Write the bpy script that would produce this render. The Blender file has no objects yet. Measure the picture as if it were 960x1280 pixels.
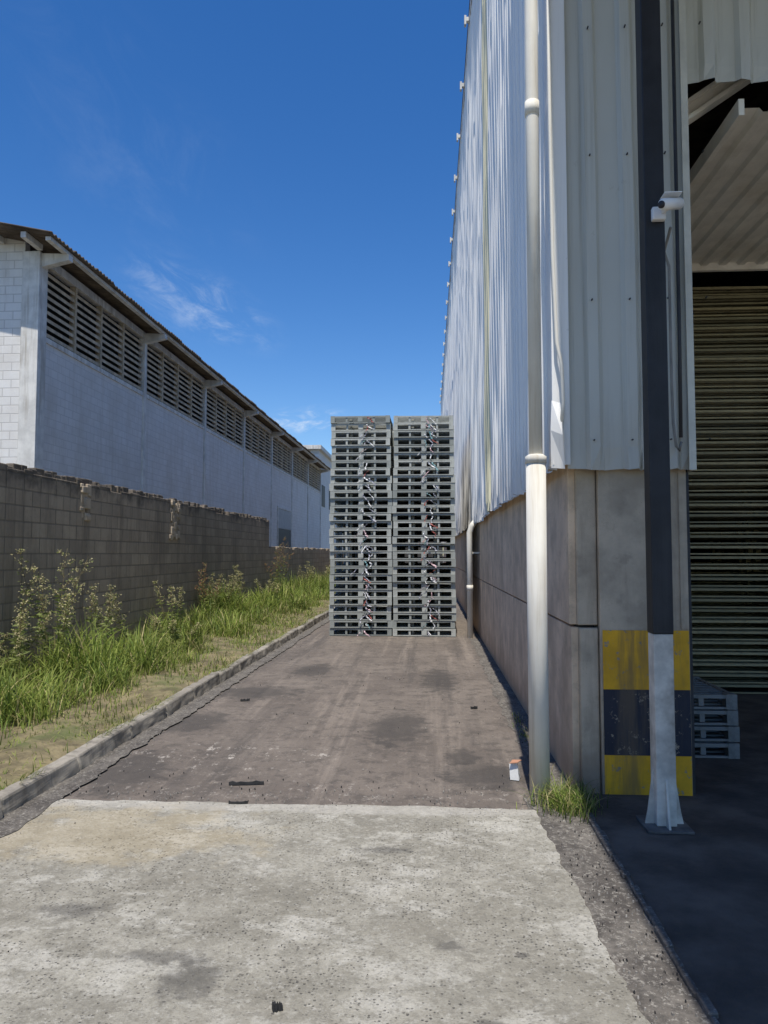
import bpy, math, random
import numpy as np
from mathutils import Vector
random.seed(7); rng=np.random.default_rng(7)
S=bpy.context.scene
S.view_settings.view_transform='Standard'
S.view_settings.look='None'
S.view_settings.exposure=0
COL=S.collection

# ------------------------------------------------------------------ helpers
def empty(name):
    o=bpy.data.objects.new(name,None); COL.objects.link(o); return o
def mesh(name,v,f,mats=None,parent=None,mi=None,smooth=False):
    m=bpy.data.meshes.new(name); m.from_pydata([tuple(a) for a in v],[],[tuple(a) for a in f])
    if mats is not None:
        for a in (mats if isinstance(mats,(list,tuple)) else [mats]): m.materials.append(a)
    if mi is not None: m.polygons.foreach_set('material_index',np.array(mi,dtype=np.int32))
    if smooth: m.polygons.foreach_set('use_smooth',[True]*len(m.polygons))
    m.update()
    o=bpy.data.objects.new(name,m); COL.objects.link(o)
    if parent: o.parent=parent
    return o
BF=[(0,3,2,1),(4,5,6,7),(0,1,5,4),(1,2,6,5),(2,3,7,6),(3,0,4,7)]
def bx(x0,x1,y0,y1,z0,z1):
    return [(x0,y0,z0),(x1,y0,z0),(x1,y1,z0),(x0,y1,z0),(x0,y0,z1),(x1,y0,z1),(x1,y1,z1),(x0,y1,z1)]
def boxes(name,bl,mats,parent=None,mi=None,bevel=0):
    v=[];f=[];m=[]
    for k,b in enumerate(bl):
        n=len(v); v+= bx(*b) if len(b)==6 else list(b)
        f+=[tuple(i+n for i in q) for q in BF]; m+=[(mi[k] if mi else 0)]*6
    o=mesh(name,v,f,mats,parent,m)
    if bevel:
        b=o.modifiers.new('b','BEVEL'); b.width=bevel; b.segments=2; b.limit_method='ANGLE'
    return o
def tube(name,pts,r,mat,parent=None,n=16,caps=True):
    v=[];f=[]
    P=[Vector(p) for p in pts]
    R=r if isinstance(r,(list,tuple)) else [r]*len(P)
    for i,p in enumerate(P):
        d=(P[min(i+1,len(P)-1)]-P[max(i-1,0)]).normalized()
        a=Vector((1,0,0)) if abs(d.x)<.9 else Vector((0,1,0))
        u=d.cross(a).normalized(); w=d.cross(u)
        for k in range(n):
            t=2*math.pi*k/n; v.append(p+(u*math.cos(t)+w*math.sin(t))*R[i])
    for i in range(len(P)-1):
        for k in range(n):
            f.append((i*n+k,i*n+(k+1)%n,(i+1)*n+(k+1)%n,(i+1)*n+k))
    if caps: f.append(tuple(range(n))[::-1]); f.append(tuple(range((len(P)-1)*n,len(P)*n)))
    return mesh(name,v,f,mat,parent,smooth=True)

# ------------------------------------------------------------------ materials
class N:
    def __init__(s,name):
        s.m=bpy.data.materials.new(name); s.m.use_nodes=True; s.t=s.m.node_tree
        s.b=s.t.nodes['Principled BSDF']; s.tc=s.t.nodes.new('ShaderNodeTexCoord'); s.obj=s.tc.outputs['Object']
    def n(s,t,**k):
        a=s.t.nodes.new(t)
        for q,w in k.items(): setattr(a,q,w)
        return a
    def l(s,a,b): s.t.links.new(a,b)
    def setv(s,i,v):
        if isinstance(v,bpy.types.NodeSocket): s.l(v,i)
        else: i.default_value=v
    def map(s,scale=(1,1,1),loc=(0,0,0),rot=(0,0,0),vec=None):
        a=s.n('ShaderNodeMapping'); a.inputs['Scale'].default_value=scale; a.inputs['Location'].default_value=loc; a.inputs['Rotation'].default_value=rot
        s.l(vec or s.obj,a.inputs['Vector']); return a.outputs[0]
    def noise(s,scale,detail=5,rough=.6,vec=None,dist=0):
        a=s.n('ShaderNodeTexNoise'); a.inputs['Scale'].default_value=scale; a.inputs['Detail'].default_value=min(detail,5)
        a.inputs['Roughness'].default_value=rough; a.inputs['Distortion'].default_value=dist
        s.l(vec or s.obj,a.inputs['Vector']); return a.outputs['Fac']
    def vor(s,scale,vec=None,feat='F1',out='Distance'):
        a=s.n('ShaderNodeTexVoronoi'); a.feature=feat; a.inputs['Scale'].default_value=scale
        s.l(vec or s.obj,a.inputs['Vector']); return a.outputs[out]
    def ramp(s,x,a,b,lo=0,hi=1):
        m=s.n('ShaderNodeMapRange'); m.clamp=True; m.interpolation_type='SMOOTHSTEP'
        m.inputs['From Min'].default_value=a; m.inputs['From Max'].default_value=b
        m.inputs['To Min'].default_value=lo; m.inputs['To Max'].default_value=hi
        s.l(x,m.inputs['Value']); return m.outputs[0]
    def math(s,op,a,b=0):
        m=s.n('ShaderNodeMath',operation=op); s.setv(m.inputs[0],a); s.setv(m.inputs[1],b); return m.outputs[0]
    def mix(s,f,a,b,bt='MIX'):
        m=s.n('ShaderNodeMix',data_type='RGBA',blend_type=bt)
        s.setv(m.inputs[0],f)
        for i,c in ((6,a),(7,b)):
            if isinstance(c,(tuple,list)): m.inputs[i].default_value=(c[0],c[1],c[2],1)
            elif isinstance(c,(int,float)): m.inputs[i].default_value=(c,c,c,1)
            else: s.l(c,m.inputs[i])
        return m.outputs[2]
    def blob(s,cx,cy,rx,ry,soft=.35,nz=.5,ns=4):
        sep=s.n('ShaderNodeSeparateXYZ'); s.l(s.obj,sep.inputs[0])
        a=s.math('DIVIDE',s.math('SUBTRACT',sep.outputs[0],cx),rx); b=s.math('DIVIDE',s.math('SUBTRACT',sep.outputs[1],cy),ry)
        d=s.math('SQRT',s.math('ADD',s.math('MULTIPLY',a,a),s.math('MULTIPLY',b,b)))
        d=s.math('ADD',d,s.math('MULTIPLY',s.math('SUBTRACT',s.noise(ns,5,.7),.5),nz*4))
        return s.ramp(d,1-soft,1+soft,1,0)
    def done(s,col,rough=.8,metal=0,bump=None,bs=.3,bd=.01,spec=None):
        if isinstance(col,(tuple,list)): s.b.inputs['Base Color'].default_value=(*col[:3],1)
        else: s.l(col,s.b.inputs['Base Color'])
        s.setv(s.b.inputs['Roughness'],rough); s.b.inputs['Metallic'].default_value=metal
        if spec is not None: s.b.inputs['Specular IOR Level'].default_value=spec
        if bump is not None:
            k=s.n('ShaderNodeBump'); k.inputs['Strength'].default_value=bs; k.inputs['Distance'].default_value=bd
            s.l(bump,k.inputs['Height']); s.l(k.outputs[0],s.b.inputs['Normal'])
        return s.m

def simple(name,c,var=.2,scale=4,rough=.7,metal=0,dirt=None,streak=False,damt=.5,bs=.25,bscale=60,bd=.004):
    k=N(name); nz=k.noise(scale,6)
    col=k.mix(k.ramp(nz,.3,.7),tuple(x*(1-var) for x in c),tuple(min(1,x*(1+var)) for x in c))
    if dirt:
        v=k.map((6,6,.35)) if streak else None
        d=k.noise(1.4,8,.7,vec=v)
        d2=k.noise(.7,3)
        col=k.mix(k.math('MULTIPLY',k.ramp(k.math('ADD',k.math('MULTIPLY',d,.7),k.math('MULTIPLY',d2,.3)),.47,.68),damt),col,dirt)
    return k.done(col,rough,metal,k.noise(bscale,3),bs,bd)

def clad_mat(name,c,dirt,damt):
    k=N(name)
    col=k.mix(k.ramp(k.noise(.8,4),.3,.7),tuple(x*.93 for x in c),c)
    st=k.noise(1.3,8,.7,vec=k.map((9,9,.22)))
    col=k.mix(k.math('MULTIPLY',k.ramp(st,.5,.75),damt),col,dirt)
    sc=k.noise(6,8,.75,vec=k.map((1,1,.6)))
    col=k.mix(k.math('MULTIPLY',k.ramp(sc,.63,.72),.35),col,(.36,.33,.27))
    sp=k.n('ShaderNodeSeparateXYZ'); k.l(k.obj,sp.inputs[0])
    low=k.ramp(k.math('ADD',sp.outputs[2],k.math('MULTIPLY',k.noise(5,5),.6)),2.5,3.1,.3,0)
    col=k.mix(low,col,(.45,.38,.28))
    big=k.noise(2.2,3,.5)
    cell=k.math('FLOOR',k.math('ADD',sp.outputs[0],sp.outputs[1]),0)
    wn=k.n('ShaderNodeTexWhiteNoise'); wn.noise_dimensions='1D'; k.l(cell,wn.inputs['W'])
    col=k.mix(k.math('MULTIPLY',wn.outputs[0],.14),col,dirt)
    return k.done(col,.5,.0,big,.35,.02)
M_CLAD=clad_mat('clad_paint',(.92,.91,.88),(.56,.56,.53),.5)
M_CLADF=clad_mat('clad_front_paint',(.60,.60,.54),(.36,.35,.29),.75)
M_YEL=simple('aged_translucent_sheet',(.76,.70,.48),.12,2,.5,dirt=(.52,.47,.32),streak=True)
M_FLASH=simple('flashing',(.62,.60,.51),.15,3,.5,dirt=(.34,.3,.22),streak=True)
M_PIPE=simple('cream_pipe_paint',(.74,.71,.63),.06,2,.8,dirt=(.42,.34,.23),streak=True,damt=.75,bs=.1)
M_WHITE=simple('white_plastic',(.78,.78,.76),.05,5,.4)
M_BLACK=simple('black_paint',(.012,.012,.015),.4,6,.55,dirt=(.035,.035,.036),streak=True,damt=.6)
M_BASEW=simple('chipped_white_paint',(.62,.58,.50),.2,8,.7,dirt=(.14,.10,.07),damt=1)
M_DARK=simple('dark_steel',(.03,.03,.033),.3,6,.6)
M_RUB=simple('rubber',(.02,.02,.02),.4,20,.9)
def conc(name,c,dirt,damt=.6,lowc=(.26,.16,.10)):
    k=N(name)
    col=k.mix(k.ramp(k.noise(2.5,8,.65),.3,.7),tuple(x*.75 for x in c),tuple(x*1.2 for x in c))
    st=k.noise(1.2,8,.7,vec=k.map((4,4,.4)))
    col=k.mix(k.math('MULTIPLY',k.ramp(st,.45,.7),damt),col,dirt)
    sp=k.n('ShaderNodeSeparateXYZ'); k.l(k.obj,sp.inputs[0])
    if lowc:
        low=k.ramp(k.math('ADD',sp.outputs[2],k.math('MULTIPLY',k.noise(3,5),.5)),.2,.75,.6,0)
        col=k.mix(low,col,lowc)
    bl=k.noise(6,5,.75); col=k.mix(k.ramp(bl,.52,.68,0,.4),col,tuple(x*.55 for x in c))
    pit=k.ramp(k.vor(45),.0,.16,1,0)
    pit=k.math('MULTIPLY',pit,k.ramp(k.noise(5,3),.5,.6))
    col=k.mix(k.math('MULTIPLY',pit,.6),col,(.08,.07,.06))
    return k.done(col,.85,0,k.noise(35,8,.7),.5,.006)
M_CONC=conc('precast_concrete',(.70,.54,.38),(.52,.38,.25),.55,(.36,.22,.13))
M_CONCD=conc('weathered_concrete',(.46,.38,.28),(.27,.21,.15),.7)
M_TRIM=simple('painted_concrete_trim',(.68,.66,.61),.15,3,.8,dirt=(.36,.31,.24),streak=True,damt=.7)
def paint(name,c):
    k=N(name); col=k.mix(k.ramp(k.noise(5,6),.3,.7),tuple(x*.75 for x in c),c)
    col=k.mix(k.ramp(k.noise(14,9,.75),.58,.64),col,(.3,.25,.18))
    col=k.mix(k.math('MULTIPLY',k.ramp(k.noise(1.3,8,.7,vec=k.map((5,5,.5))),.47,.7),.65),col,(.14,.10,.06))
    return k.done(col,.7,0,k.noise(40,5),.3,.004)
M_PY=paint('yellow_paint',(.82,.43,.015)); M_PK=paint('navy_black_paint',(.022,.024,.038))

def block(name,axis,c1,c2,mortar,dirt,damt,bw=.4,bh=.2,bs=.6,ms=.012,low=None):
    k=N(name); sp=k.n('ShaderNodeSeparateXYZ'); k.l(k.obj,sp.inputs[0])
    cb=k.n('ShaderNodeCombineXYZ'); k.l(sp.outputs[axis],cb.inputs[0]); k.l(sp.outputs[2],cb.inputs[1])
    b=k.n('ShaderNodeTexBrick'); k.l(cb.outputs[0],b.inputs['Vector'])
    b.inputs['Scale'].default_value=1; b.inputs['Brick Width'].default_value=bw; b.inputs['Row Height'].default_value=bh
    b.inputs['Mortar Size'].default_value=ms; b.inputs['Mortar Smooth'].default_value=.3
    b.inputs['Color1'].default_value=(*c1,1); b.inputs['Color2'].default_value=(*c2,1); b.inputs['Mortar'].default_value=(*mortar,1)
    col=k.mix(k.ramp(k.noise(1.1,8,.7),.35,.75,0,.5),b.outputs['Color'],dirt)
    st=k.noise(1.2,8,.7,vec=k.map((3.5,3.5,.3)))
    col=k.mix(k.math('MULTIPLY',k.ramp(st,.46,.7),damt),col,dirt)
    if low:
        l=k.ramp(k.math('ADD',sp.outputs[2],k.math('MULTIPLY',k.noise(2,6),1.2)),low[0],low[1],.75,0)
        col=k.mix(l,col,low[2])
        t=k.ramp(k.math('SUBTRACT',sp.outputs[2],k.math('MULTIPLY',k.noise(3,6),.9)),low[3],low[3]+.35,0,.8)
        col=k.mix(t,col,(.05,.043,.036))
        col=k.mix(k.ramp(k.noise(16,5,.8),.52,.75,0,.45),col,(.12,.10,.078))
    h=k.math('ADD',k.math('MULTIPLY',b.outputs['Fac'],-.8),k.math('MULTIPLY',k.noise(28,8,.7),.5))
    return k.done(col,.9,0,h,bs,.012)
M_FENCE=block('old_concrete_block',1,(.45,.365,.265),(.35,.285,.21),(.25,.21,.155),(.18,.147,.108),.65,low=(.3,1.1,(.34,.26,.17),1.95),bs=.9,ms=.011)
M_WBS=block('white_painted_block_side',1,(.76,.74,.71),(.71,.69,.66),(.60,.585,.56),(.56,.52,.46),.5,.4,.2,.3)
M_WBG=block('white_painted_block_gable',0,(.80,.78,.74),(.74,.72,.68),(.55,.53,.5),(.55,.51,.45),.4,.4,.2,.4)
M_LOUV=simple('louvre_blade',(.52,.42,.29),.25,3,.8,dirt=(.24,.18,.11),streak=True)
M_FIBRE=simple('fibre_cement_roof',(.15,.12,.09),.3,3,.95,dirt=(.06,.05,.04),damt=.7)
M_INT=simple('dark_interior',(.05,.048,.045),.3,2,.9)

def galv(name,c,c2):
    k=N(name); oi=k.n('ShaderNodeObjectInfo')
    col=k.mix(oi.outputs['Random'],c,c2)
    col=k.mix(k.ramp(k.noise(9,6,.7),.45,.7,0,.7),col,tuple(x*.45 for x in c))
    col=k.mix(k.ramp(k.noise(17,6,.7),.62,.70,0,.6),col,(.2,.12,.07))
    return k.done(col,.6,.1,k.noise(60,3),.2,.003)
M_PAL=galv('galvanised_pallet',(.50,.51,.47),(.26,.28,.26))
M_PAL2=galv('dusty_pallet',(.42,.36,.20),(.24,.22,.13))
M_PAL3=galv('grey_pallet',(.24,.245,.235),(.18,.19,.185))

def asphalt():
    k=N('asphalt_worn')
    col=k.mix(k.ramp(k.noise(.9,8,.65),.3,.7),(.125,.103,.086),(.19,.159,.132))
    tr=k.noise(1,7,.65,vec=k.map((2.6,.13,1),loc=(3,0,0)))
    col=k.mix(k.ramp(tr,.48,.66,0,.65),col,(.072,.062,.055))
    tr2=k.noise(1,7,.65,vec=k.map((4.5,.2,1),loc=(9,4,0)))
    col=k.mix(k.ramp(tr2,.52,.70,0,.6),col,(.27,.225,.185))
    mot=k.noise(5,6,.8); col=k.mix(k.ramp(mot,.48,.62,0,.6),col,(.07,.06,.052))
    mot2=k.noise(11,6,.8,vec=k.map((1,.6,1),loc=(7,1,2))); col=k.mix(k.ramp(mot2,.53,.66,0,.5),col,(.25,.212,.175))
    for c in ((-2.0,8.5,.45,.35),(.42,5.45,.28,.28),(.25,5.9,.12,.2),(-2.25,7.0,.3,.4),(-.3,6.9,.25,.6),(-1.6,10.2,.25,.5),(.1,9.5,.2,.8),(-2.2,5.4,.25,.5)):
        col=k.mix(k.math('MULTIPLY',k.blob(*c,soft=.35,nz=1.0,ns=5),.68),col,(.04,.036,.033))
    fl=k.math('MULTIPLY',k.ramp(k.noise(14,6,.85,vec=k.map((.7,.5,1))),.57,.63),k.math('MAXIMUM',k.blob(-1.6,5.8,.8,.4,nz=.7),k.math('MULTIPLY',k.blob(-.9,5.0,2.0,.22,nz=.6),.6)))
    col=k.mix(k.math('MULTIPLY',fl,.85),col,(.44,.40,.35))
    ag=k.vor(170); col=k.mix(k.ramp(ag,.0,.35,.28,0),col,(.28,.245,.2))
    sp=k.ramp(k.noise(75,3,.6),.58,.7,0,.55); col=k.mix(sp,col,(.045,.04,.036))
    h=k.math('ADD',k.noise(100,5,.8),k.math('MULTIPLY',k.noise(6,5),2.0))
    return k.done(col,.9,0,h,.6,.006)
def slab():
    k=N('concrete_slab_worn')
    col=k.mix(k.ramp(k.noise(1.3,8,.7),.3,.7),(.25,.23,.185),(.43,.405,.34))
    col=k.mix(k.ramp(k.noise(5.5,8,.8),.45,.62,0,.65),col,(.215,.20,.163))
    w=k.noise(2,7,.75,vec=k.map((1.0,1.5,1),loc=(5,2,0)))
    col=k.mix(k.ramp(w,.5,.62,0,.65),col,(.54,.515,.45))
    fine=k.noise(45,6,.85); col=k.mix(k.ramp(fine,.46,.62,0,.55),col,(.18,.165,.133))
    fine2=k.noise(28,6,.85,vec=k.map((1,1,1),loc=(4,4,4))); col=k.mix(k.ramp(fine2,.52,.68,0,.55),col,(.58,.555,.49))
    v=k.n('ShaderNodeTexVoronoi'); v.inputs['Scale'].default_value=75; k.l(k.obj,v.inputs['Vector'])
    sepc=k.n('ShaderNodeSeparateColor'); k.l(v.outputs['Color'],sepc.inputs[0])
    g=k.math('MULTIPLY',k.ramp(v.outputs['Distance'],.15,.42,1,0),k.ramp(sepc.outputs[0],.6,.8))
    g=k.math('MULTIPLY',g,k.ramp(k.noise(1.8,5),.4,.6,.3,1))
    col=k.mix(k.math('MULTIPLY',g,.7),col,(.11,.098,.08))
    v2=k.n('ShaderNodeTexVoronoi'); v2.inputs['Scale'].default_value=21; k.l(k.obj,v2.inputs['Vector'])
    s2=k.n('ShaderNodeSeparateColor'); k.l(v2.outputs['Color'],s2.inputs[0])
    d2=k.math('ADD',v2.outputs['Distance'],k.math('MULTIPLY',k.noise(60,3),.3))
    g2=k.math('MULTIPLY',k.ramp(d2,.2,.34,1,0),k.ramp(s2.outputs[1],.86,.9))
    col=k.mix(k.math('MULTIPLY',g2,.8),col,(.075,.068,.06))
    for c in ((-1.05,2.95,.16,.05),(-.9,2.8,.10,.12),(-.25,4.05,.16,.04),(.08,3.1,.05,.035),(.2,2.6,.05,.03),(-.5,2.5,.06,.02),(.36,3.05,.03,.02),(-1.6,3.3,.15,.07)):
        col=k.mix(k.math('MULTIPLY',k.blob(*c,soft=.5,nz=.7,ns=18),.6),col,(.085,.079,.07))
    col=k.mix(k.math('MULTIPLY',k.blob(-1.9,4.2,.8,.4,nz=.8),.35),col,(.46,.37,.22))
    col=k.mix(k.math('MULTIPLY',k.blob(-.6,4.68,3,.08,nz=.5,ns=9),.4),col,(.52,.49,.44))
    h=k.math('ADD',k.math('ADD',k.noise(80,5,.8),k.math('MULTIPLY',k.noise(9,5),1.5)),k.math('MULTIPLY',g,-1.2))
    return k.done(col,.88,0,h,1,.008)
def grit():
    k=N('gutter_grit')
    col=k.mix(k.ramp(k.noise(4,8,.7),.3,.7),(.07,.06,.052),(.19,.17,.145))
    col=k.mix(k.ramp(k.noise(30,5,.8),.4,.65,0,.6),col,(.045,.041,.036))
    col=k.mix(k.ramp(k.noise(45,5,.8,vec=k.map(loc=(3,3,3))),.52,.64,0,.75),col,(.36,.335,.29))
    return k.done(col,.95,0,k.noise(90,4,.8),.7,.008)
M_ASPH=asphalt(); M_SLAB=slab(); M_GRIT=grit()
M_YARD=simple('yard_concrete',(.32,.29,.24),.25,2,.9,dirt=(.2,.18,.15),damt=.6,bs=.5)
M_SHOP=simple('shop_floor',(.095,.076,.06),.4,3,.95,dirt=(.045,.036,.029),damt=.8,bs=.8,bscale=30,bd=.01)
M_SOIL=simple('soil',(.19,.155,.085),.4,5,1,dirt=(.10,.13,.035),damt=.8,bs=1,bscale=25,bd=.03)
M_KERB=conc('kerb_concrete',(.30,.27,.225),(.13,.115,.095),.8,None)
M_TERR=simple('terrain',(.12,.11,.08),.3,.2,1)
def leaf(name,c,tr=.35):
    k=N(name)
    col=k.mix(k.ramp(k.noise(1.5,3),.3,.7),tuple(x*.7 for x in c),tuple(x*1.25 for x in c))
    k.done(col,.6,0,spec=.25)
    t=k.n('ShaderNodeBsdfTranslucent'); k.l(col,t.inputs[0]); mx=k.n('ShaderNodeMixShader'); mx.inputs[0].default_value=tr
    k.l(k.b.outputs[0],mx.inputs[1]); k.l(t.outputs[0],mx.inputs[2]); k.l(mx.outputs[0],k.t.nodes['Material Output'].inputs[0]); return k.m
G1=leaf('grass_green',(.17,.235,.045)); G2=leaf('grass_light',(.29,.34,.08)); G3=leaf('grass_dry',(.45,.39,.19)); G4=leaf('grass_dark',(.085,.13,.03))
W1=leaf('weed_leaf',(.23,.27,.085)); W2=leaf('weed_fluff',(.55,.49,.27)); W3=leaf('weed_red',(.38,.20,.12)); W4=leaf('weed_stem',(.24,.20,.10))

# ------------------------------------------------------------------ ground
def jagp(c,z,mat,name,amp=.02,step=.08):
    def side(a,b):
        L=math.dist(a,b); n=max(2,int(L/step)); out=[]; o=0
        for i in range(n):
            t=i/n; o=o*.7+random.uniform(-amp,amp)*.6
            nx=-(b[1]-a[1])/L; ny=(b[0]-a[0])/L
            out.append((a[0]+(b[0]-a[0])*t+nx*o,a[1]+(b[1]-a[1])*t+ny*o,z))
        return out
    p=[]
    for i in range(len(c)): p+=side(c[i],c[(i+1)%len(c)])
    return mesh(name,p,[tuple(range(len(p)))],mat)
def jag(x0,x1,y0,y1,z,mat,name,amp=.02,step=.08): return jagp([(x0,y0),(x1,y0),(x1,y1),(x0,y1)],z,mat,name,amp,step)
mesh('ground',[(-400,-400,-.006),(400,-400,-.006),(400,600,-.006),(-400,600,-.006)],[(0,1,2,3)],M_TERR)
mesh('yard_pavement',[(-2.56,-14,0),(16,-14,0),(16,5.05,0),(-2.56,5.05,0)],[(0,1,2,3)],M_YARD)
mesh('asphalt_road',[(-2.56,4.3,.004),(1.1,4.3,.004),(1.1,62,.004),(-2.56,62,.004)],[(0,1,2,3)],M_ASPH)
jagp([(-2.46,-6),(.80,-6),(.74,2.4),(.64,4.74),(-2.42,4.74)],.014,M_SLAB,'concrete_pavement',.018,.04)
jag(-2.56,-2.38,-2,24,.018,M_GRIT,'gutter_grit',.03,.05)
jag(.60,.955,-3,4.98,.009,M_GRIT,'gutter_grit',.02,.06)
jag(.74,1.0,5.0,14,.008,M_GRIT,'gutter_grit',.04,.08)
jag(.96,2.6,-3,5.07,.013,M_SHOP,'loading_bay_floor',.02)
nx,ny=22,220; v=[];f=[]
for j in range(ny+1):
    for i in range(nx+1):
        x=-5.25+i*(5.25-2.66)/nx; y=-4+j*68/ny
        v.append((x,y,.09+.05*math.sin(x*3+y*1.3)*math.sin(y*.9)*(1 if 0<i<nx else 0)+random.uniform(-.015,.015)))
for j in range(ny):
    for i in range(nx):
        a=j*(nx+1)+i; f.append((a,a+1,a+nx+2,a+nx+1))
mesh('verge_soil',v,f,M_SOIL,smooth=True)
kb=[];y=-4
while y<62:
    L=random.uniform(.85,1.0); o=random.uniform(-.012,.012); h=.13+random.uniform(-.012,.012)
    kb.append(((-2.69+o,y,-.02),(-2.555+o,y,-.02),(-2.555-o,y+L-.02,-.02),(-2.69-o,y+L-.02,-.02),
               (-2.68+o,y,h),(-2.575+o,y,h),(-2.575-o,y+L-.02,h+.004),(-2.68-o,y+L-.02,h+.004))); y+=L
k=boxes('kerb',kb,M_KERB,bevel=.018)
sd=k.modifiers.new('s','SUBSURF'); sd.subdivision_type='SIMPLE'; sd.levels=3; sd.render_levels=3
tx=bpy.data.textures.new('t','CLOUDS'); tx.noise_scale=.14
dm=k.modifiers.new('d','DISPLACE'); dm.texture=tx; dm.strength=.035; dm.mid_level=.5; dm.texture_coords='GLOBAL'

# ------------------------------------------------------------------ boundary wall
fw=empty('boundary_wall')
def wallgrid(name,x,y0,y1,z1,parent,th=.15):
    bl=[]; y=y0
    while y<y1-.01:
        yy=min(y+random.choice([.4,.4,.2]),y1); bl.append((x-th,x,y,yy,-.02,z1+random.choice([0,0,.01,-.015,.025,-.03,.035,-.06]))); y=yy
    return boxes(name,bl,M_FENCE,parent,bevel=.012)
wallgrid('blocks_high',-5.1,-4,10.55,2.66,fw)
wallgrid('blocks_mid',-5.1,10.72,14.3,2.66,fw)
wallgrid('blocks_far',-5.1,14.75,23.3,2.64,fw)
wallgrid('blocks_low',-5.1,23.3,64,1.82,fw)
def chunk(name,y0,y1,z0,z1,n,parent,xo=-5.13):
    bl=[]
    for i in range(n):
        a=random.uniform(y0,y1); c=random.uniform(z0,z1); s=random.uniform(.03,.09); t=random.uniform(.03,.09)
        bl.append((xo-.08,xo+random.uniform(.0,.07),a-s,a+s,c-t,c+t))
    return boxes(name,bl,M_CONCD,parent,bevel=.012)
boxes('fill_1',[(-5.24,-5.13,10.55,10.72,0,2.55),(-5.24,-5.13,14.3,14.75,0,2.5)],M_CONCD,fw)
boxes('fill_low',[(-5.22,-5.107,10.552,10.718,0,2.2),(-5.22,-5.107,14.302,14.748,0,1.95)],M_FENCE,fw)
chunk('broken_mortar_1',10.52,10.76,2.1,2.62,22,fw); chunk('broken_mortar_2',14.25,14.85,1.9,2.62,75,fw)
rb=[]
for i in range(170):
    y=random.uniform(3,23); s=random.uniform(.03,.12); rb.append((-5.23,-5.11+random.uniform(-.02,.005),y-s,y+s,2.58,2.66+random.uniform(.0,.06)))
boxes('ragged_mortar_top',rb,M_FENCE,fw,bevel=.012)
ew=empty('added_end_wall')  # added cross wall, blocks the sunlit background behind the pallet gaps
boxes('blocks',[(-5.1,1.1,62,62.2,0,4.4)],M_INT,ew); boxes('coping',[(-5.1,1.1,61.95,62.25,4.4,4.5)],M_TRIM,ew)

# ------------------------------------------------------------------ left warehouse
lw=empty('warehouse')
XW=-9.0; YG=16.2; YE=61.0; ZL=6.55; ZT=8.3
boxes('side_wall',[(XW-.2,XW,YG+.2,YE,0,ZL)],M_WBS,lw)
boxes('gable_wall',[(-25,XW-.35,YG+.06,YG+.26,0,8.9)],M_WBG,lw)
mesh('gable_top',[(-25,YG+.06,8.9),(XW-.35,YG+.06,8.9),(-17,YG+.06,10.35)],[(0,1,2)],M_WBG,lw)
boxes('far_walls',[(-25.2,-25,YG,YE,0,8.7),(-25,XW-.2,YE-.2,YE,0,8.7)],M_WBS,lw)
bays=[YG+.15]+[22.6+6.3*i for i in range(7)]
pl=[(XW-.36,XW+.05,YG-.02,YG+.36,0,8.58)]
for y in bays[1:]: pl.append((XW-.15,XW+.06,y-.1,y+.1,0,ZT+.1))
boxes('pillars',pl,M_TRIM,lw,bevel=.01)
boxes('sill_beam',[(XW-.18,XW+.035,a+.11 if i else a+.22,b-.11,ZL,ZL+.12) for i,(a,b) in enumerate(zip(bays[:-1],bays[1:]))],M_TRIM,lw)
boxes('top_beam',[(XW-.18,XW+.02,YG+.37,YE,ZT+.1,ZT+.30)],M_TRIM,lw)
lv=[];ps=[]
nb=9
for i,(a,b) in enumerate(zip(bays[:-1],bays[1:])):
    a2=a+.12 if i else a+.22; b2=b-.12
    for j in range(nb):
        z=ZL+.16+j*(ZT-ZL-.12)/nb; q=random.uniform(-.01,.01)
        lv.append([(XW-.14,a2,z+.09),(XW-.01,a2,z),(XW-.01,b2,z+q),(XW-.14,b2,z+.09),
                   (XW-.14,a2,z+.16),(XW-.01,a2,z+.085),(XW-.01,b2,z+.085+q),(XW-.14,b2,z+.16)])
    for t in (1,2,3):
        y=a2+(b2-a2)*t/4; ps.append((XW-.14,XW+.012,y-.045,y+.045,ZL+.12,ZT+.1))
boxes('louvre_blades',lv,M_LOUV,lw); boxes('louvre_posts',ps,M_LOUV,lw)
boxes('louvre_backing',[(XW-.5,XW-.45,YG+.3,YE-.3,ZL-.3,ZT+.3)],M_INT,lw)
def corr_roof(name,x0,z0,x1,z1,y0,y1,mat,parent,p=.177,a=.028):
    n=int((y1-y0)/p*6); v=[];f=[]
    for (x,z) in [(x0,z0),(x1,z1)]:
        for i in range(n+1):
            y=y0+(y1-y0)*i/n; v.append((x+(.03*((int((y-y0)/1.06)*7)%5-2)/2 if x==x0 else 0),y,z+a*math.sin((y-y0)/p*2*math.pi)))
    for i in range(n): f.append((i,i+1,n+2+i,n+1+i))
    o=mesh(name,v,f,mat,parent,smooth=True); s=o.modifiers.new('s','SOLIDIFY'); s.thickness=.025; return o
corr_roof('roof_slope',-8.22,8.64,-17,10.46,15.35,61.8,M_FIBRE,lw)
corr_roof('roof_slope_far',-17,10.46,-26,8.64,15.35,61.8,M_FIBRE,lw)
og=[]
for y in [YG+.15]+bays[1:]:
    og.append([(XW-.1,y-.09,8.20),(-8.30,y-.09,8.38),(-8.30,y+.09,8.38),(XW-.1,y+.09,8.20),
               (XW-.1,y-.09,8.56),(-8.30,y-.09,8.52),(-8.30,y+.09,8.52),(XW-.1,y+.09,8.56)])
boxes('outriggers',og,M_TRIM,lw)
boxes('eave_purlin',[(-8.46,-8.34,15.5,61.6,8.525,8.605)],M_TRIM,lw)
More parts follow.
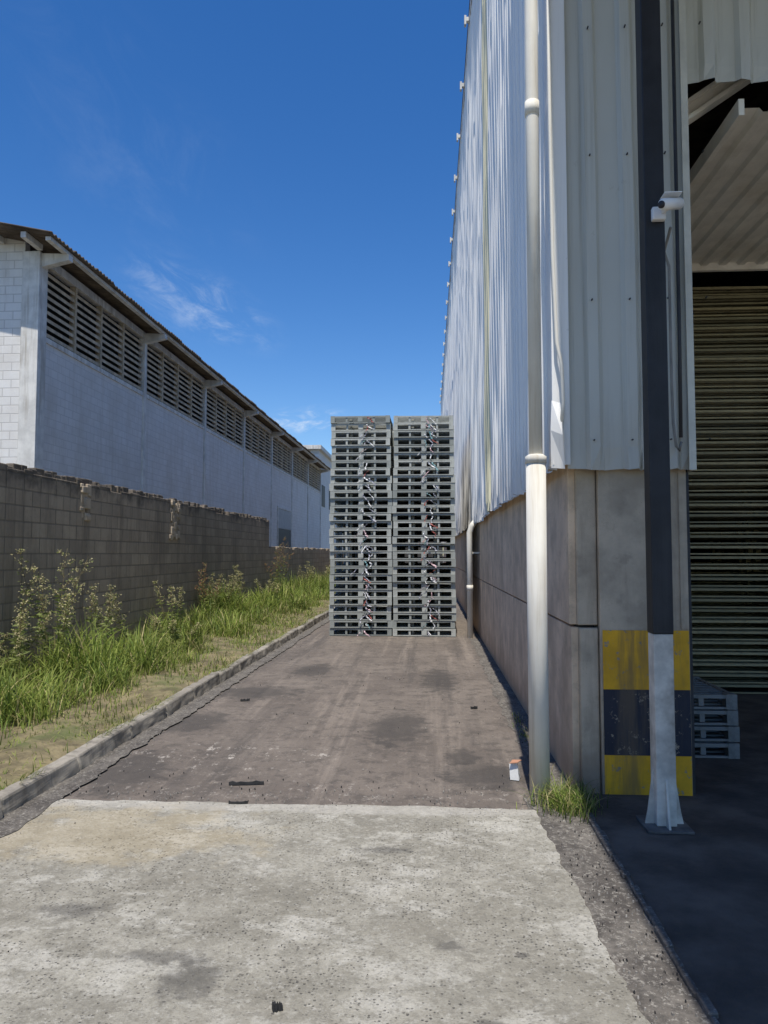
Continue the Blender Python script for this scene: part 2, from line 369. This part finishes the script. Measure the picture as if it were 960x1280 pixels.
boxes('purlins',[(-9.95,-9.83,15.5,YG+.05,8.78,8.91),(-11.4,-11.28,15.5,YG+.05,9.08,9.21),(-9.0,-8.88,15.45,YG-.03,8.58,8.71)],M_TRIM,lw)
boxes('window_frame',[(XW,XW+.06,43.2,43.35,2.0,4.4),(XW,XW+.06,47.4,47.55,2.0,4.4),(XW,XW+.06,43.35,47.4,4.3,4.4)],M_TRIM,lw)
boxes('window_pane',[(XW,XW+.03,43.35,47.4,1.2,3.1)],M_DARK,lw); boxes('window_shutter',[(XW,XW+.04,43.35,47.4,3.12,4.28)],simple('shutter',(.4,.41,.41),.1,3),lw)
boxes('side_door',[(XW,XW+.05,36.6,37.5,0,3.2)],M_DARK,lw)

fb=empty('distant_building')
boxes('body',[(-12.5,-10,66,92,0,11.0)],M_WBS,fb); boxes('roof_slab',[(-12.9,-9.7,65.5,92.5,11.0,11.35)],M_TRIM,fb)
boxes('windows',[(-10,-9.96,68+i*5,70+i*5,6,8) for i in range(4)],M_DARK,fb)

# ------------------------------------------------------------------ right clad hall
rh=empty('metal_clad_hall')
XC=.865; YF=5.0; ZB=2.17; XR=1.75
def profile(s0,s1,d=.035,pitch=.25):
    pts=[];s=s0
    while s<s1-1e-6:
        for a,b in ((0,0),(.125,0),(.15,d),(.215,d),(.24,0)):
            if s+a<s1: pts.append((s+a,b))
        s+=pitch
    pts.append((s1,0)); return pts
def cladding(name,axis,s0,s1,plane,z0,z1,mat,parent,out=-1,w=1.0,jit=.012,nz=14,zj=.03,d=.035,skip=(),pitch=.25):
    V=[];F=[]; s=s0;pi=0
    while s<s1-.01:
        e=min(s+w,s1); P=profile(s,e,d,pitch); off=random.uniform(-jit,jit)+(pi%2)*.006; zb=z0+random.uniform(-zj,zj); tilt=random.uniform(-.004,.004)
        ph=random.uniform(0,6); n0=len(V); m=len(P)
        if pi not in skip:
            for r in range(nz+1):
                t=r/nz; z=zb+(z1-zb)*t**1.6
                for k,(q,b) in enumerate(P):
                    dent=.008*math.sin(ph+z*2.3+q*5)+(random.uniform(-.022,.012) if r==0 else 0)+ (random.uniform(-.007,.007) if r<5 else 0)
                    o=plane+out*(b+off+dent)
                    zz=z+(random.uniform(-.008,.008) if r==0 else 0)
                    V.append((o,q,zz) if axis=='y' else (q+tilt*z,o,zz))
            for r in range(nz):
                for k in range(m-1):
                    a=n0+r*m+k; F.append((a,a+1,a+m+1,a+m))
        s=e;pi+=1
    return mesh(name,V,F,mat,parent)
cladding('side_cladding','y',5.02,52,XC,ZB,12.2,M_CLAD,rh,skip=(5,))
cladding('translucent_strip','y',10.02,11.02,XC,ZB+.01,12.15,M_YEL,rh)
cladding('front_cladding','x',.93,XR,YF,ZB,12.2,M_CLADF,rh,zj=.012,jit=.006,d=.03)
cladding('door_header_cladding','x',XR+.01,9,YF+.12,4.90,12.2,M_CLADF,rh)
boxes('corner_flashing',[(XC-.045,XC-.038,YF-.05,YF+.12,ZB+.02,12.2),(XC-.038,XC+.07,YF-.05,YF-.044,ZB+.02,12.2)],M_CLAD,rh)
boxes('opening_flashing',[(XR-.045,XR,YF-.055,YF-.048,ZB-.02,12.2),(XR-.007,XR,YF-.048,YF+.3,ZB-.02,12.2)],M_FLASH,rh)
fl=[(XC-.05,YF-.055,2.62),(XC+.015,YF-.06,2.60),(XC-.06,YF-.06,2.42),(XC+.01,YF-.11,2.38),(XC-.055,YF-.04,2.17),(XC+.03,YF-.07,2.16)]
mesh('bent_corner_flap',fl,[(0,1,3,2),(2,3,5,4)],M_CLAD,rh)
base=[];y=5.14
while y<52:
    e=min(y+6.2,52); base.append((.96,1.14,y+.006,e-.006,0,1.10)); base.append((.95,1.14,y+.006,e-.006,1.118,2.6)); y=e
boxes('precast_panels',base,M_CONC,rh,bevel=.006)
boxes('panel_backing',[(1.0,1.12,5.16,52,0,2.5)],M_DARK,rh)
boxes('corner_pillar',[(.995,1.13,5.10,5.4,1.118,2.5),(1.005,1.13,5.085,5.4,0,1.10)],M_CONCD,rh,bevel=.01)
boxes('front_plinth',[(1.135,XR-.03,5.06,5.35,0,2.5)],M_CONCD,rh,bevel=.008)
boxes('plinth_joint',[(XR-.085,XR-.035,5.052,5.058,1.1,2.4)],M_CONCD,rh)
boxes('hazard_yellow',[(1.15,XR-.037,5.053,5.057,.70,1.09),(1.15,XR-.037,5.053,5.057,.016,.27)],M_PY,rh)
boxes('hazard_black',[(1.15,XR-.037,5.052,5.057,.271,.699)],M_PK,rh)
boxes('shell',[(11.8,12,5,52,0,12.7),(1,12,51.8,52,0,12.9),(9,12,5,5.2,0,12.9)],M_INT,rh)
mesh('roof_sheet',[(.8,4.9,12.2),(12.2,4.9,12.7),(12.2,52.2,12.7),(.8,52.2,12.2)],[(0,1,2,3)],M_FIBRE,rh)
boxes('hall_floor',[(1.16,11.8,5.36,51.7,.0,.012)],M_SHOP,rh)
boxes('door_threshold',[(XR-.03,9,5.072,5.358,-.004,.010)],M_SHOP,rh)
boxes('eave_flashing',[(XC-.05,XC-.04,4.9,52,12.08,12.24)],M_CLAD,rh)
br=[]
y=5.9
while y<52:
    br+=[(XC-.13,XC-.04,y-.04,y+.04,12.07,12.15),(XC-.15,XC-.11,y-.05,y+.05,12.0,12.18)]; y+=2.05
boxes('eave_brackets',br,M_TRIM,rh)
def flat_corr(name,x0,x1,y0,y1,z,mat,parent,slope=0):
    P=profile(x0,x1,.03,.2); V=[];F=[];m=len(P)
    for yy in (y0,y1):
        for q,b in P: V.append((q,yy,z-b+slope*(yy-y0)))
    for k in range(m-1): F.append((k,k+1,m+k+1,m+k))
    return mesh(name,V,F,mat,parent)
M_CEIL=simple('ceiling_sheet',(.86,.82,.72),.1,3,.6,dirt=(.6,.53,.4))
flat_corr('inner_ceiling_sheet',2.25,9,5.3,8.2,4.8,M_CEIL,rh)
boxes('inner_ceiling_edge',[(2.21,2.25,5.25,8.25,4.72,4.84),(2.25,9,8.2,8.25,4.72,4.84)],M_CEIL,rh)
def slant(x0,z0,x1,z1,y0,y1,h): return [(x0,y0,z0),(x1,y0,z1),(x1,y1,z1),(x0,y1,z0),(x0,y0,z0+h),(x1,y0,z1+h),(x1,y1,z1+h),(x0,y1,z0+h)]
boxes('inner_beam',[slant(1.80,4.72,3.2,5.66,5.42,5.54,.035),slant(1.80,4.85,3.2,5.79,5.42,5.54,.03),slant(1.80,4.755,3.2,5.695,5.47,5.49,.095)],M_CEIL,rh)
boxes('jamb_column',[(XR-.028,XR+.0,5.10,5.35,0,4.8)],M_DARK,rh)
sc=[]
for z in (2.35,3.3,4.3,5.2):
    for i in range(4):
        x=1.10+i*.25-.01; sc.append((x,x+.008,YF-.055,YF-.03,z,z+.008))
boxes('fixing_screws',sc,M_DARK,rh)

lc=empty('loading_canopy')
flat_corr('canopy_sheet',.82,4.6,-5,4.92,6.6,M_CLADF,lc)
boxes('canopy_fascia',[(.80,.82,-5,4.92,6.45,6.75)],M_CLADF,lc)
boxes('canopy_beams',[(.95,4.6,y-.06,y+.06,6.35,6.55) for y in (-4.5,.3,4.5)],M_DARK,lc)
PX0,PX1,PY0,PY1=1.300,1.420,4.44,4.56
boxes('post_upper',[(PX0,PX1,PY0,PY1,1.13,6.35)],M_BLACK,lc,bevel=.006)
boxes('post_lower',[(PX0+.003,PX1-.003,PY0+.003,PY1-.003,.03,1.13)],M_BASEW,lc,bevel=.006)
boxes('post_rear',[(4.4,4.56,y,y+.16,0,6.35) for y in (-4.6,.2,4.4)],M_BLACK,lc)
def gus(pts,th,ax):
    a=[]
    for s in (-th,th):
        for p in pts: a.append((p[0],p[1]+s,p[2]) if ax=='y' else (p[0]+s,p[1],p[2]))
    return a
V=[];F=[]
xm=(PX0+PX1)/2; ym=(PY0+PY1)/2
for pts,ax in (([(PX0+.003,ym,.03),(PX0-.05,ym,.03),(PX0-.035,ym,.10),(PX0+.003,ym,.36)],'y'),([(PX1-.003,ym,.03),(PX1+.05,ym,.03),(PX1+.035,ym,.1),(PX1-.003,ym,.36)],'y'),
               ([(xm,PY0+.003,.03),(xm,PY0-.05,.03),(xm,PY0-.035,.1),(xm,PY0+.003,.3)],'x')):
    n=len(V); V+=gus(pts,.006,ax); F+=[(n,n+1,n+2,n+3),(n+7,n+6,n+5,n+4)]+[(n+i,n+4+i,n+4+(i+1)%4,n+(i+1)%4) for i in range(4)]
mesh('post_gussets',V,F,M_BASEW,lc)
M_PLATE=simple('dirty_base_plate',(.12,.11,.10),.4,9,.8)
boxes('post_base_plate',[(PX0-.07,PX1+.07,PY0-.07,PY1+.07,.015,.03)],M_PLATE,lc,bevel=.003)

cam_o=empty('security_camera')
cx=PX1+.0
boxes('junction_box',[(cx-.085,cx-.005,PY0-.045,PY0-.002,3.59,3.67)],M_WHITE,cam_o,bevel=.008)
tube('arm',[(cx-.03,PY0-.04,3.635),(cx+.01,PY0-.08,3.65),(cx+.03,PY0-.10,3.66)],.014,M_WHITE,cam_o)
tube('body',[(cx-.07,PY0-.17,3.62),(cx-.065,PY0-.167,3.622),(cx+.06,PY0-.08,3.665),(cx+.065,PY0-.077,3.666)],[.027,.033,.033,.024],M_WHITE,cam_o)
tube('lens_ring',[(cx-.078,PY0-.176,3.617),(cx-.068,PY0-.169,3.621)],.021,M_DARK,cam_o)
boxes('sun_hood',[(cx-.05,cx+.05,PY0-.165,PY0-.08,3.694,3.699)],M_WHITE,cam_o)

M_COND=simple('grey_conduit',(.22,.21,.19),.2,5,.6)
tube('electrical_conduit',[(1.50,PY1+.03,3.62),(1.56,YF-.09,3.60),(1.59,YF-.09,3.5),(1.59,YF-.09,2.75),(1.595,YF-.09,2.45),(1.61,YF-.09,2.3),(1.63,YF-.09,2.27),(1.645,YF-.09,2.33)],.009,M_COND)
tube('electrical_conduit',[(1.655,YF-.08,6.4),(1.65,YF-.08,3.0),(1.645,YF-.08,2.36)],.012,M_DARK)
tube('bent_conduit',[(.825,YF-.07,6.4),(.825,YF-.07,4.5),(.83,YF-.08,3.6),(.845,YF-.10,3.0),(.875,YF-.11,2.85),(.885,YF-.10,2.6),(.87,YF-.07,2.42)],.012,M_PIPE)

e=empty('downpipe'); y=5.04; X0=.722
tube('pipe_lower',[(X0,y,0),(X0-.004,y,1.2),(X0-.002,y,2.24)],.067,M_PIPE,e,28)
tube('pipe_collar',[(X0-.002,y,2.21),(X0-.002,y,2.255),(X0-.002,y,2.27)],[.072,.072,.05],M_PIPE,e,28)
tube('pipe_upper',[(X0-.002,y,2.2),(X0+.0,y,4.72),(X0+.02,y,12.1)],.045,M_PIPE,e,24)
tube('coupling',[(X0+.0,y,4.64),(X0+.0,y,4.74)],.050,M_PIPE,e,24)
tube('top_elbow',[(X0+.02,y,12.05),(X0+.04,y,12.15),(.86,y,12.18)],.045,M_PIPE,e,16)
boxes('straps',[(X0,.84,y-.012,y+.012,z,z+.02) for z in (5.9,8.4,10.9)],M_FLASH,e)
e=empty('downpipe')
tube('pipe_lower',[(.76,14.2,0),(.76,14.2,2.0),(.80,14.2,2.12),(.86,14.2,2.2)],.055,M_PIPE,e,20)
tube('collar',[(.76,14.2,.9),(.76,14.2,1.0)],.062,M_PIPE,e,20)
boxes('wall_strap',[(.76,.965,14.19,14.21,1.6,1.63)],M_FLASH,e)

# ------------------------------------------------------------------ pallets
def pallet_mesh(w,d,h,mat,name,slim=False):
    b=[]; c=.085 if not slim else .06
    for x in (0,w-c):
        for y in (0,d-c): b.append((x,x+c,y,y+c,0.002,h-.002))
    if not slim:
        for y in (0,d-.05): b.append((w*.5-.05,w*.5+.05,y,y+.05,.026,h-.036))
    for y in (.004,d-.034):
        b.append((c,w-c,y,y+.03,h-.034,h-.006)); b.append((c,w-c,y,y+.03,.004,.020))
        if not slim:
            b.append((w*.27-.02,w*.27+.02,y+.01,y+.03,.026,h-.036)); b.append((w*.73-.02,w*.73+.02,y+.01,y+.03,.026,h-.036))
    for x in (.004,w-.034):
        b.append((x,x+.03,c,d-c,h-.034,h-.006)); b.append((x,x+.03,c,d-c,.004,.026))
    n=8
    for i in range(1,n):
        y=.03+(d-.06)*i/n; b.append((.034,w-.034,y-.03,y+.03,h-.03,h-.012))
    if not slim:
        for i in range(1,6): y=.03+(d-.06)*i/6; b.append((.034,w-.034,y-.02,y+.02,.006,.018))
        b.append((w*.3,w*.34,.2,d-.2,.026,h-.036)); b.append((w*.66,w*.7,.2,d-.2,.026,h-.036))
    v=[];f=[]
    for q in b:
        k=len(v); v+=bx(*q); f+=[tuple(i+k for i in z) for z in BF]
    m=bpy.data.meshes.new(name); m.from_pydata(v,[],f); m.materials.append(mat); return m
PM=pallet_mesh(1.21,1.0,.145,M_PAL,'pallet_mesh')
PM2=pallet_mesh(1.21,1.0,.110,M_PAL2,'pallet_dusty_mesh',True); PM3=pallet_mesh(1.0,.9,.12,M_PAL3,'pallet_grey_mesh')
STR=[simple('strap_'+n,c,.1,5,.5) for n,c in (('white',(.75,.75,.75)),('pink',(.6,.42,.45)),('teal',(.2,.38,.4)),('grey',(.38,.38,.44)),('red',(.38,.1,.08)))]
def stack(x0,y0,layers,pm,pitch,name='pallet_stack',straps=False,upper=None,z0=.012,jt=.014,w=1.21):
    e=empty(name); z=z0
    for i in range(layers):
        o=bpy.data.objects.new('pallet_%d'%(i+1),pm); COL.objects.link(o); o.parent=e
        dx=0; s=1.0
        if upper and i>=upper: s=.965; dx=.02
        o.location=(x0+dx+random.uniform(-jt,jt),y0+random.uniform(-jt,jt)*1.8,z); o.scale=(s,1,1); o.rotation_euler=(random.uniform(-.003,.003),random.uniform(-.003,.003),random.uniform(-.012,.012)); z+=pitch
    if straps:
        V=[];F=[];MI=[]
        for i in range(layers):
            for r in range(random.choice([2,2,3,4])):
                x=x0+w*.58+random.gauss(0,.045); zz=z0+i*pitch+.12; y=y0-.03-random.uniform(0,.03); wd=random.uniform(.006,.013); m=random.choice([0,0,0,3,3,3,1,2,4])
                a=random.uniform(-1,1); n=6
                for s_ in range(n+1):
                    a+=random.uniform(-.9,.9); x+=math.sin(a)*.028; zz-=.03*random.uniform(.2,1.1)
                    V+=[(x-wd,y+random.uniform(-.01,.01),zz),(x+wd,y+random.uniform(-.01,.01),zz+wd*.8)]
                b=len(V)-2*(n+1)
                for s_ in range(n): F.append((b+2*s_,b+2*s_+1,b+2*s_+3,b+2*s_+2)); MI.append(m)
        mesh('tie_straps',V,F,STR,e,MI)
    return e
stack(-1.945,14.35,29,PM,.148,straps=True,upper=21); stack(-.715,14.35,29,PM,.148,straps=True,upper=21)
for yy in (15.5,16.65,17.8): stack(-1.93,yy,29,PM,.148); stack(-.70,yy,29,PM,.148)  # extra rows behind, added so the gaps in the front stacks stay dark
for x in (1.62,2.86,4.10): stack(x,8.7,39,PM2,.121,jt=.02)
stack(1.40,6.0,4,PM3,.123,jt=.012,w=1)
for x in (1.62,2.86,4.1): stack(x,9.9,39,PM2,.121)

# ------------------------------------------------------------------ vegetation
def blades(name,bl,mats,n_seg=3):
    V=[];F=[];MI=[]
    for (x,y,z,h,w,a,le,m) in bl:
        n=len(V); ca,sa=math.cos(a),math.sin(a); px,py=-sa*w,ca*w
        for s in range(n_seg):
            t=s/n_seg; o=le*h*t*t; zz=z+h*(t-.35*abs(le)*t*t); ww=1-.55*t
            V.append((x+ca*o+px*ww,y+sa*o+py*ww,zz)); V.append((x+ca*o-px*ww,y+sa*o-py*ww,zz))
        o=le*h; V.append((x+ca*o,y+sa*o,z+h*(1-.35*abs(le))))
        for s in range(n_seg-1): F.append((n+2*s,n+2*s+1,n+2*s+3,n+2*s+2)); MI.append(m)
        F.append((n+2*n_seg-2,n+2*n_seg-1,n+2*n_seg)); MI.append(m)
    return mesh(name,V,F,mats,None,MI)
clumps=[(random.uniform(-5.0,-3.4),random.uniform(6,26),random.uniform(.18,.4),random.uniform(.25,.7)) for _ in range(65)]
clumps+=[(-4.2,8.7,.55,.95),(-3.75,9.2,.45,.8),(-4.6,7.2,.45,.6),(-4.2,12,.4,.55),(-4.2,10.4,.4,.5),(-4.7,16.6,.8,1.1),(-4.4,19,.7,.8),(-4.6,15,.5,.7),(-4.4,21.5,.8,.9),(-4.5,24,1,1.1),(-4.1,27,1.1,1.1),(-3.9,31,1.2,1.1)]
CX=np.array(clumps)
B=[]
def hmax(x,y):
    d=((CX[:,0]-x)**2+(CX[:,1]-y)**2)/CX[:,2]**2
    return float(np.max(CX[:,3]*np.exp(-d)))
for i in range(60000):
    y=3.5+(random.random()**1.5)*36; x=random.uniform(-5.08,-2.64)
    edge=min(1,(-2.62-x)/.9); hh=hmax(x,y)
    nzv=.5+.5*math.sin(x*4.1+y*1.7)*math.sin(y*2.3-x*2)
    if hh<.15 and random.random()<.25+.6*nzv*(1.2-edge*.5): continue
    h=(.03+.12*random.random()*(.5+nzv*.9)+hh*random.uniform(.3,1.05)*max(.1,edge))
    w=random.uniform(.0025,.0055)*(1+y*.035)*(1.6 if h>.35 else 1)
    m=random.choices([0,1,2,3],[.32,.40,.18 if hh<.3 else .06,.10])[0]
    B.append((x,y,.07,h,w,random.uniform(0,6.28),random.uniform(.1,1.0),m))
blades('grass_verge',B,[G1,G2,G3,G4])
B=[]
for i in range(2300):
    y=3.5+random.random()*20
    if math.sin(y*2.1)+math.sin(y*5.3+1)<.1: continue
    B.append((-2.66+random.uniform(-.03,.05),y,.10,random.uniform(.04,.15),.004,random.uniform(-.8,.8),random.uniform(.5,1.1),random.choice([0,1,1,2])))
blades('kerb_grass',B,[G1,G2,G3,G4])
B=[]
for i in range(850):
    x=.86+random.gauss(0,.09); y=4.82+random.gauss(0,.11)
    B.append((x,y,.012,random.uniform(.03,.20),random.uniform(.0015,.004),random.uniform(0,6.28),random.uniform(.2,1.2),random.choice([0,0,1,2,3])))
for i in range(160):
    x=.84+random.gauss(0,.03); y=random.uniform(5.2,7.5); B.append((x,y,.012,random.uniform(.02,.06),.003,random.uniform(0,6.28),.6,random.choice([0,1,2])))
blades('weed_tuft',B,[G1,G2,G3,G4])

def weed(x,y,h,seed,nst=5,head=1,spread=.2,nm='tall_weed'):
    r=random.Random(seed); V=[];F=[];MI=[]
    def quad(p,d,L,w,m):
        d=d.normalized(); u=d.cross(Vector((r.uniform(-1,1),r.uniform(-1,1),r.uniform(-1,1)))).normalized()*w
        n=len(V); q=p+d*L*.45; e=p+d*L+Vector((0,0,-L*.15))
        V.extend([tuple(p),tuple(q+u),tuple(e),tuple(q-u)]); F.append((n,n+1,n+2,n+3)); MI.append(m)
    def stick(a,b,w,m):
        for ax in (Vector((w,0,0)),Vector((0,w,0))):
            n=len(V); V.extend([tuple(a-ax),tuple(a+ax),tuple(b+ax*.6),tuple(b-ax*.6)]); F.append((n,n+1,n+2,n+3)); MI.append(m)
    for s in range(nst):
        p=Vector((x+r.gauss(0,.09),y+r.gauss(0,.09),.08)); d=Vector((r.gauss(0,spread),r.gauss(0,spread),1)).normalized()
        H=h*r.uniform(.6,1.0); n=12
        for i in range(n):
            q=p+d*H/n; d=(d+Vector((r.gauss(0,.07),r.gauss(0,.07),.03))).normalized(); stick(p,q,.006*(1-.5*i/n),3)
            t=i/n
            if t<.65:
                for k in range(6): a=r.uniform(0,6.28); quad(p.lerp(q,r.random()),Vector((math.cos(a),math.sin(a),r.uniform(-.1,.7))),r.uniform(.08,.17)*(1.1-t*.6),r.uniform(.011,.02),0)
            if t>.5:
                for k in range(4):
                    a=r.uniform(0,6.28); bd=Vector((math.cos(a),math.sin(a),r.uniform(.6,1.2))).normalized(); L=H*r.uniform(.08,.19)*(1.4-t); e=p+bd*L; stick(p,e,.0025,3)
                    for j in range(9):
                        c=p.lerp(e,r.uniform(.45,1.1))+Vector((r.gauss(0,.013),r.gauss(0,.013),r.gauss(0,.013)))
                        quad(c,Vector((r.uniform(-1,1),r.uniform(-1,1),r.uniform(-.3,1))),r.uniform(.014,.038),.008,1 if r.random()<.65 else 0)
            p=q
    return mesh(nm,V,F,[W1,W2 if head==1 else W3,W3,W4],None,MI)
for (x,y,h,n,hd) in ((-4.55,8.8,1.80,7,1),(-4.3,9.7,1.45,5,1),(-4.95,8.3,1.30,5,1),(-4.7,8.0,.9,4,1),(-4.6,13.3,1.3,3,1),(-4.7,15.8,1.4,5,3),(-4.7,16.5,1.5,6,1),(-4.6,17.4,1.35,6,1),
                     (-4.6,22.6,2.1,6,3),(-4.3,25,1.3,5,1),(-4.3,27,1.4,6,1),(-4.0,11.2,.7,4,1),(-4.4,20.5,1.0,5,1),(-5.0,7.3,1.6,4,1),(-3.9,28,1.3,6,1),(-4.0,31,1.5,7,1),(-3.6,29.5,1.2,6,1)):
    weed(x,y,h,int(h*1000+y*10),n,hd)

# ------------------------------------------------------------------ litter
def shards(name,pts,mat,smin,smax,flat=.4):
    V=[];F=[]
    for (x,y) in pts:
        s=random.uniform(smin,smax); n=len(V); a=random.uniform(0,6.28); z=.008
        k=5
        for i in range(k): t=a+i*2*math.pi/k; r=s*random.uniform(.6,1.2); V.append((x+math.cos(t)*r,y+math.sin(t)*r,z))
        for i in range(k): t=a+i*2*math.pi/k; r=s*random.uniform(.3,.8); V.append((x+math.cos(t)*r,y+math.sin(t)*r,z+s*flat*random.uniform(.6,1.3)+.008))
        F+=[tuple(n+k+i for i in range(k))]+[(n+i,n+(i+1)%k,n+k+(i+1)%k,n+k+i) for i in range(k)]
    return mesh(name,V,F,mat)
M_STONE=simple('pebble',(.25,.23,.20),.4,30,.9)
shards('gravel',[(random.uniform(-2.5,.7),random.gauss(4.9,.15)) for _ in range(130)]+[(random.uniform(.70,.95),random.uniform(2,5)) for _ in range(200)]+[(random.gauss(-2.42,.07),random.uniform(3.5,14)) for _ in range(350)]+[(random.uniform(-2.4,.9),random.uniform(5,13)) for _ in range(70)],M_STONE,.002,.007)
shards('dark_gravel',[(random.uniform(-2.5,.7),random.gauss(4.95,.25)) for _ in range(70)]+[(random.uniform(-2.4,.85),random.uniform(5,13)) for _ in range(60)]+[(random.uniform(.66,.95),random.uniform(2,5)) for _ in range(150)]+[(random.uniform(-2,.6),random.uniform(2.4,4.6)) for _ in range(12)],M_RUB,.002,.006)
def scrap(x,y,L,w,a,bend=.1,h=.012):
    n=9;V=[];F=[]
    for i in range(n+1):
        t=i/n-.5; cx=x+math.cos(a)*L*t-math.sin(a)*bend*L*(t*t*4-1)*.3; cy=y+math.sin(a)*L*t+math.cos(a)*bend*L*(t*t*4-1)*.3
        ww=w*random.uniform(.5,1.2); hh=.02+h*random.uniform(.3,1.2)
        V+=[(cx+math.sin(a)*ww,cy-math.cos(a)*ww,.01),(cx-math.sin(a)*ww,cy+math.cos(a)*ww,.01),(cx-math.sin(a)*ww*.7,cy+math.cos(a)*ww*.7,hh),(cx+math.sin(a)*ww*.7,cy-math.cos(a)*ww*.7,hh)]
    for i in range(n):
        for k in range(4): F.append((4*i+k,4*i+(k+1)%4,4*i+4+(k+1)%4,4*i+4+k))
    F+=[(0,1,2,3),(4*n+3,4*n+2,4*n+1,4*n)]
    return mesh('rubber_scrap',V,F,M_RUB)
scrap(-1.27,5.14,.24,.010,.15); scrap(-1.22,4.73,.12,.011,.1); scrap(-.535,2.64,.035,.013,.4,.0,.02); scrap(.45,7.75,.07,.015,.3); scrap(-2.0,8.0,.1,.012,.4)
ct=empty('crushed_carton')
boxes('carton_body',[[(.56,5.35,.01),(.62,5.33,.01),(.64,5.42,.01),(.58,5.45,.01),(.555,5.36,.12),(.61,5.34,.13),(.625,5.42,.09),(.58,5.45,.08)]],M_WHITE,ct)
boxes('carton_flap',[[(.555,5.335,.125),(.61,5.32,.135),(.64,5.35,.145),(.58,5.37,.14),(.555,5.335,.13),(.61,5.32,.14),(.64,5.35,.15),(.58,5.37,.145)]],simple('carton_brown',(.4,.2,.12)),ct)
be=[];y=1.0
while y<4.75:
    L=random.uniform(.04,.2); be.append((.945+random.uniform(-.012,.006),.972+random.uniform(-.006,.012),y,y+L,.0,.020+random.uniform(0,.018))); y+=L+.001
boxes('bay_edge_angle',be,M_GRIT,bevel=.006)

# ------------------------------------------------------------------ light, sky, camera
s=Vector((-.020,-.40,1)).normalized()
sun=bpy.data.lights.new('sun','SUN'); sun.energy=5.0; sun.angle=math.radians(.5); sun.color=(1,.95,.86)
so=bpy.data.objects.new('sun',sun); COL.objects.link(so); so.rotation_euler=s.to_track_quat('Z','Y').to_euler(); so.location=(0,-10,30)
w=bpy.data.worlds.new('World'); S.world=w; w.use_nodes=True; t=w.node_tree; bg=t.nodes['Background']
sk=t.nodes.new('ShaderNodeTexSky'); sk.sky_type='NISHITA'; sk.sun_disc=False; sk.sun_elevation=math.asin(s.z); sk.sun_rotation=math.radians(182.9)
sk.altitude=300; sk.air_density=1.0; sk.dust_density=.3; sk.ozone_density=2.8
hs=t.nodes.new('ShaderNodeHueSaturation'); hs.inputs['Hue'].default_value=.508; hs.inputs['Saturation'].default_value=1.33; hs.inputs['Value'].default_value=1
t.links.new(sk.outputs[0],hs.inputs['Color'])
tc=t.nodes.new('ShaderNodeTexCoord')
def wm(op,a,b):
    m=t.nodes.new('ShaderNodeMath'); m.operation=op
    for i,x in enumerate((a,b)):
        if isinstance(x,(int,float)): m.inputs[i].default_value=x
        else: t.links.new(x,m.inputs[i])
    return m.outputs[0]
def cloud(c,sx,sz,tilt,amt):
    mp=t.nodes.new('ShaderNodeMapping'); mp.vector_type='TEXTURE'; mp.inputs['Location'].default_value=c; mp.inputs['Rotation'].default_value=(0,tilt,0); mp.inputs['Scale'].default_value=(sx,1,sz)
    t.links.new(tc.outputs['Generated'],mp.inputs[0])
    ln=t.nodes.new('ShaderNodeVectorMath'); ln.operation='LENGTH'; t.links.new(mp.outputs[0],ln.inputs[0])
    nz=t.nodes.new('ShaderNodeTexNoise'); nz.inputs['Scale'].default_value=1.6; nz.inputs['Detail'].default_value=7; nz.inputs['Roughness'].default_value=.68; nz.inputs['Distortion'].default_value=.6; t.links.new(mp.outputs[0],nz.inputs['Vector'])
    r=t.nodes.new('ShaderNodeMapRange'); r.interpolation_type='SMOOTHSTEP'; r.inputs[1].default_value=.42; r.inputs[2].default_value=.8; t.links.new(nz.outputs['Fac'],r.inputs[0])
    k=t.nodes.new('ShaderNodeMapRange'); k.interpolation_type='SMOOTHSTEP'; k.inputs[1].default_value=.2; k.inputs[2].default_value=1; k.inputs[3].default_value=1; k.inputs[4].default_value=0; t.links.new(ln.outputs['Value'],k.inputs[0])
    return wm('MULTIPLY',wm('MULTIPLY',r.outputs[0],k.outputs[0]),amt)
c=wm('ADD',wm('ADD',cloud((-.285,.885,.315),.12,.05,.4,.42),cloud((-.165,.968,.178),.07,.022,-.1,.8)),cloud((-.33,.80,.46),.20,.12,.9,.06))
mx=t.nodes.new('ShaderNodeMix'); mx.data_type='RGBA'; t.links.new(c,mx.inputs[0]); t.links.new(hs.outputs[0],mx.inputs[6]); mx.inputs[7].default_value=(5.5,6.0,6.6,1)
t.links.new(mx.outputs[2],bg.inputs[0]); bg.inputs[1].default_value=.15

cd=bpy.data.cameras.new('camera'); cd.sensor_fit='VERTICAL'; cd.sensor_height=36; cd.lens=26; cd.clip_start=.05; cd.clip_end=2000
co=bpy.data.objects.new('camera',cd); COL.objects.link(co); co.location=(0,0,1.6); co.rotation_euler=(math.radians(93.22),0,math.radians(3.53)); S.camera=co
print('polys',sum(len(o.data.polygons) for o in S.objects if o.type=='MESH'))
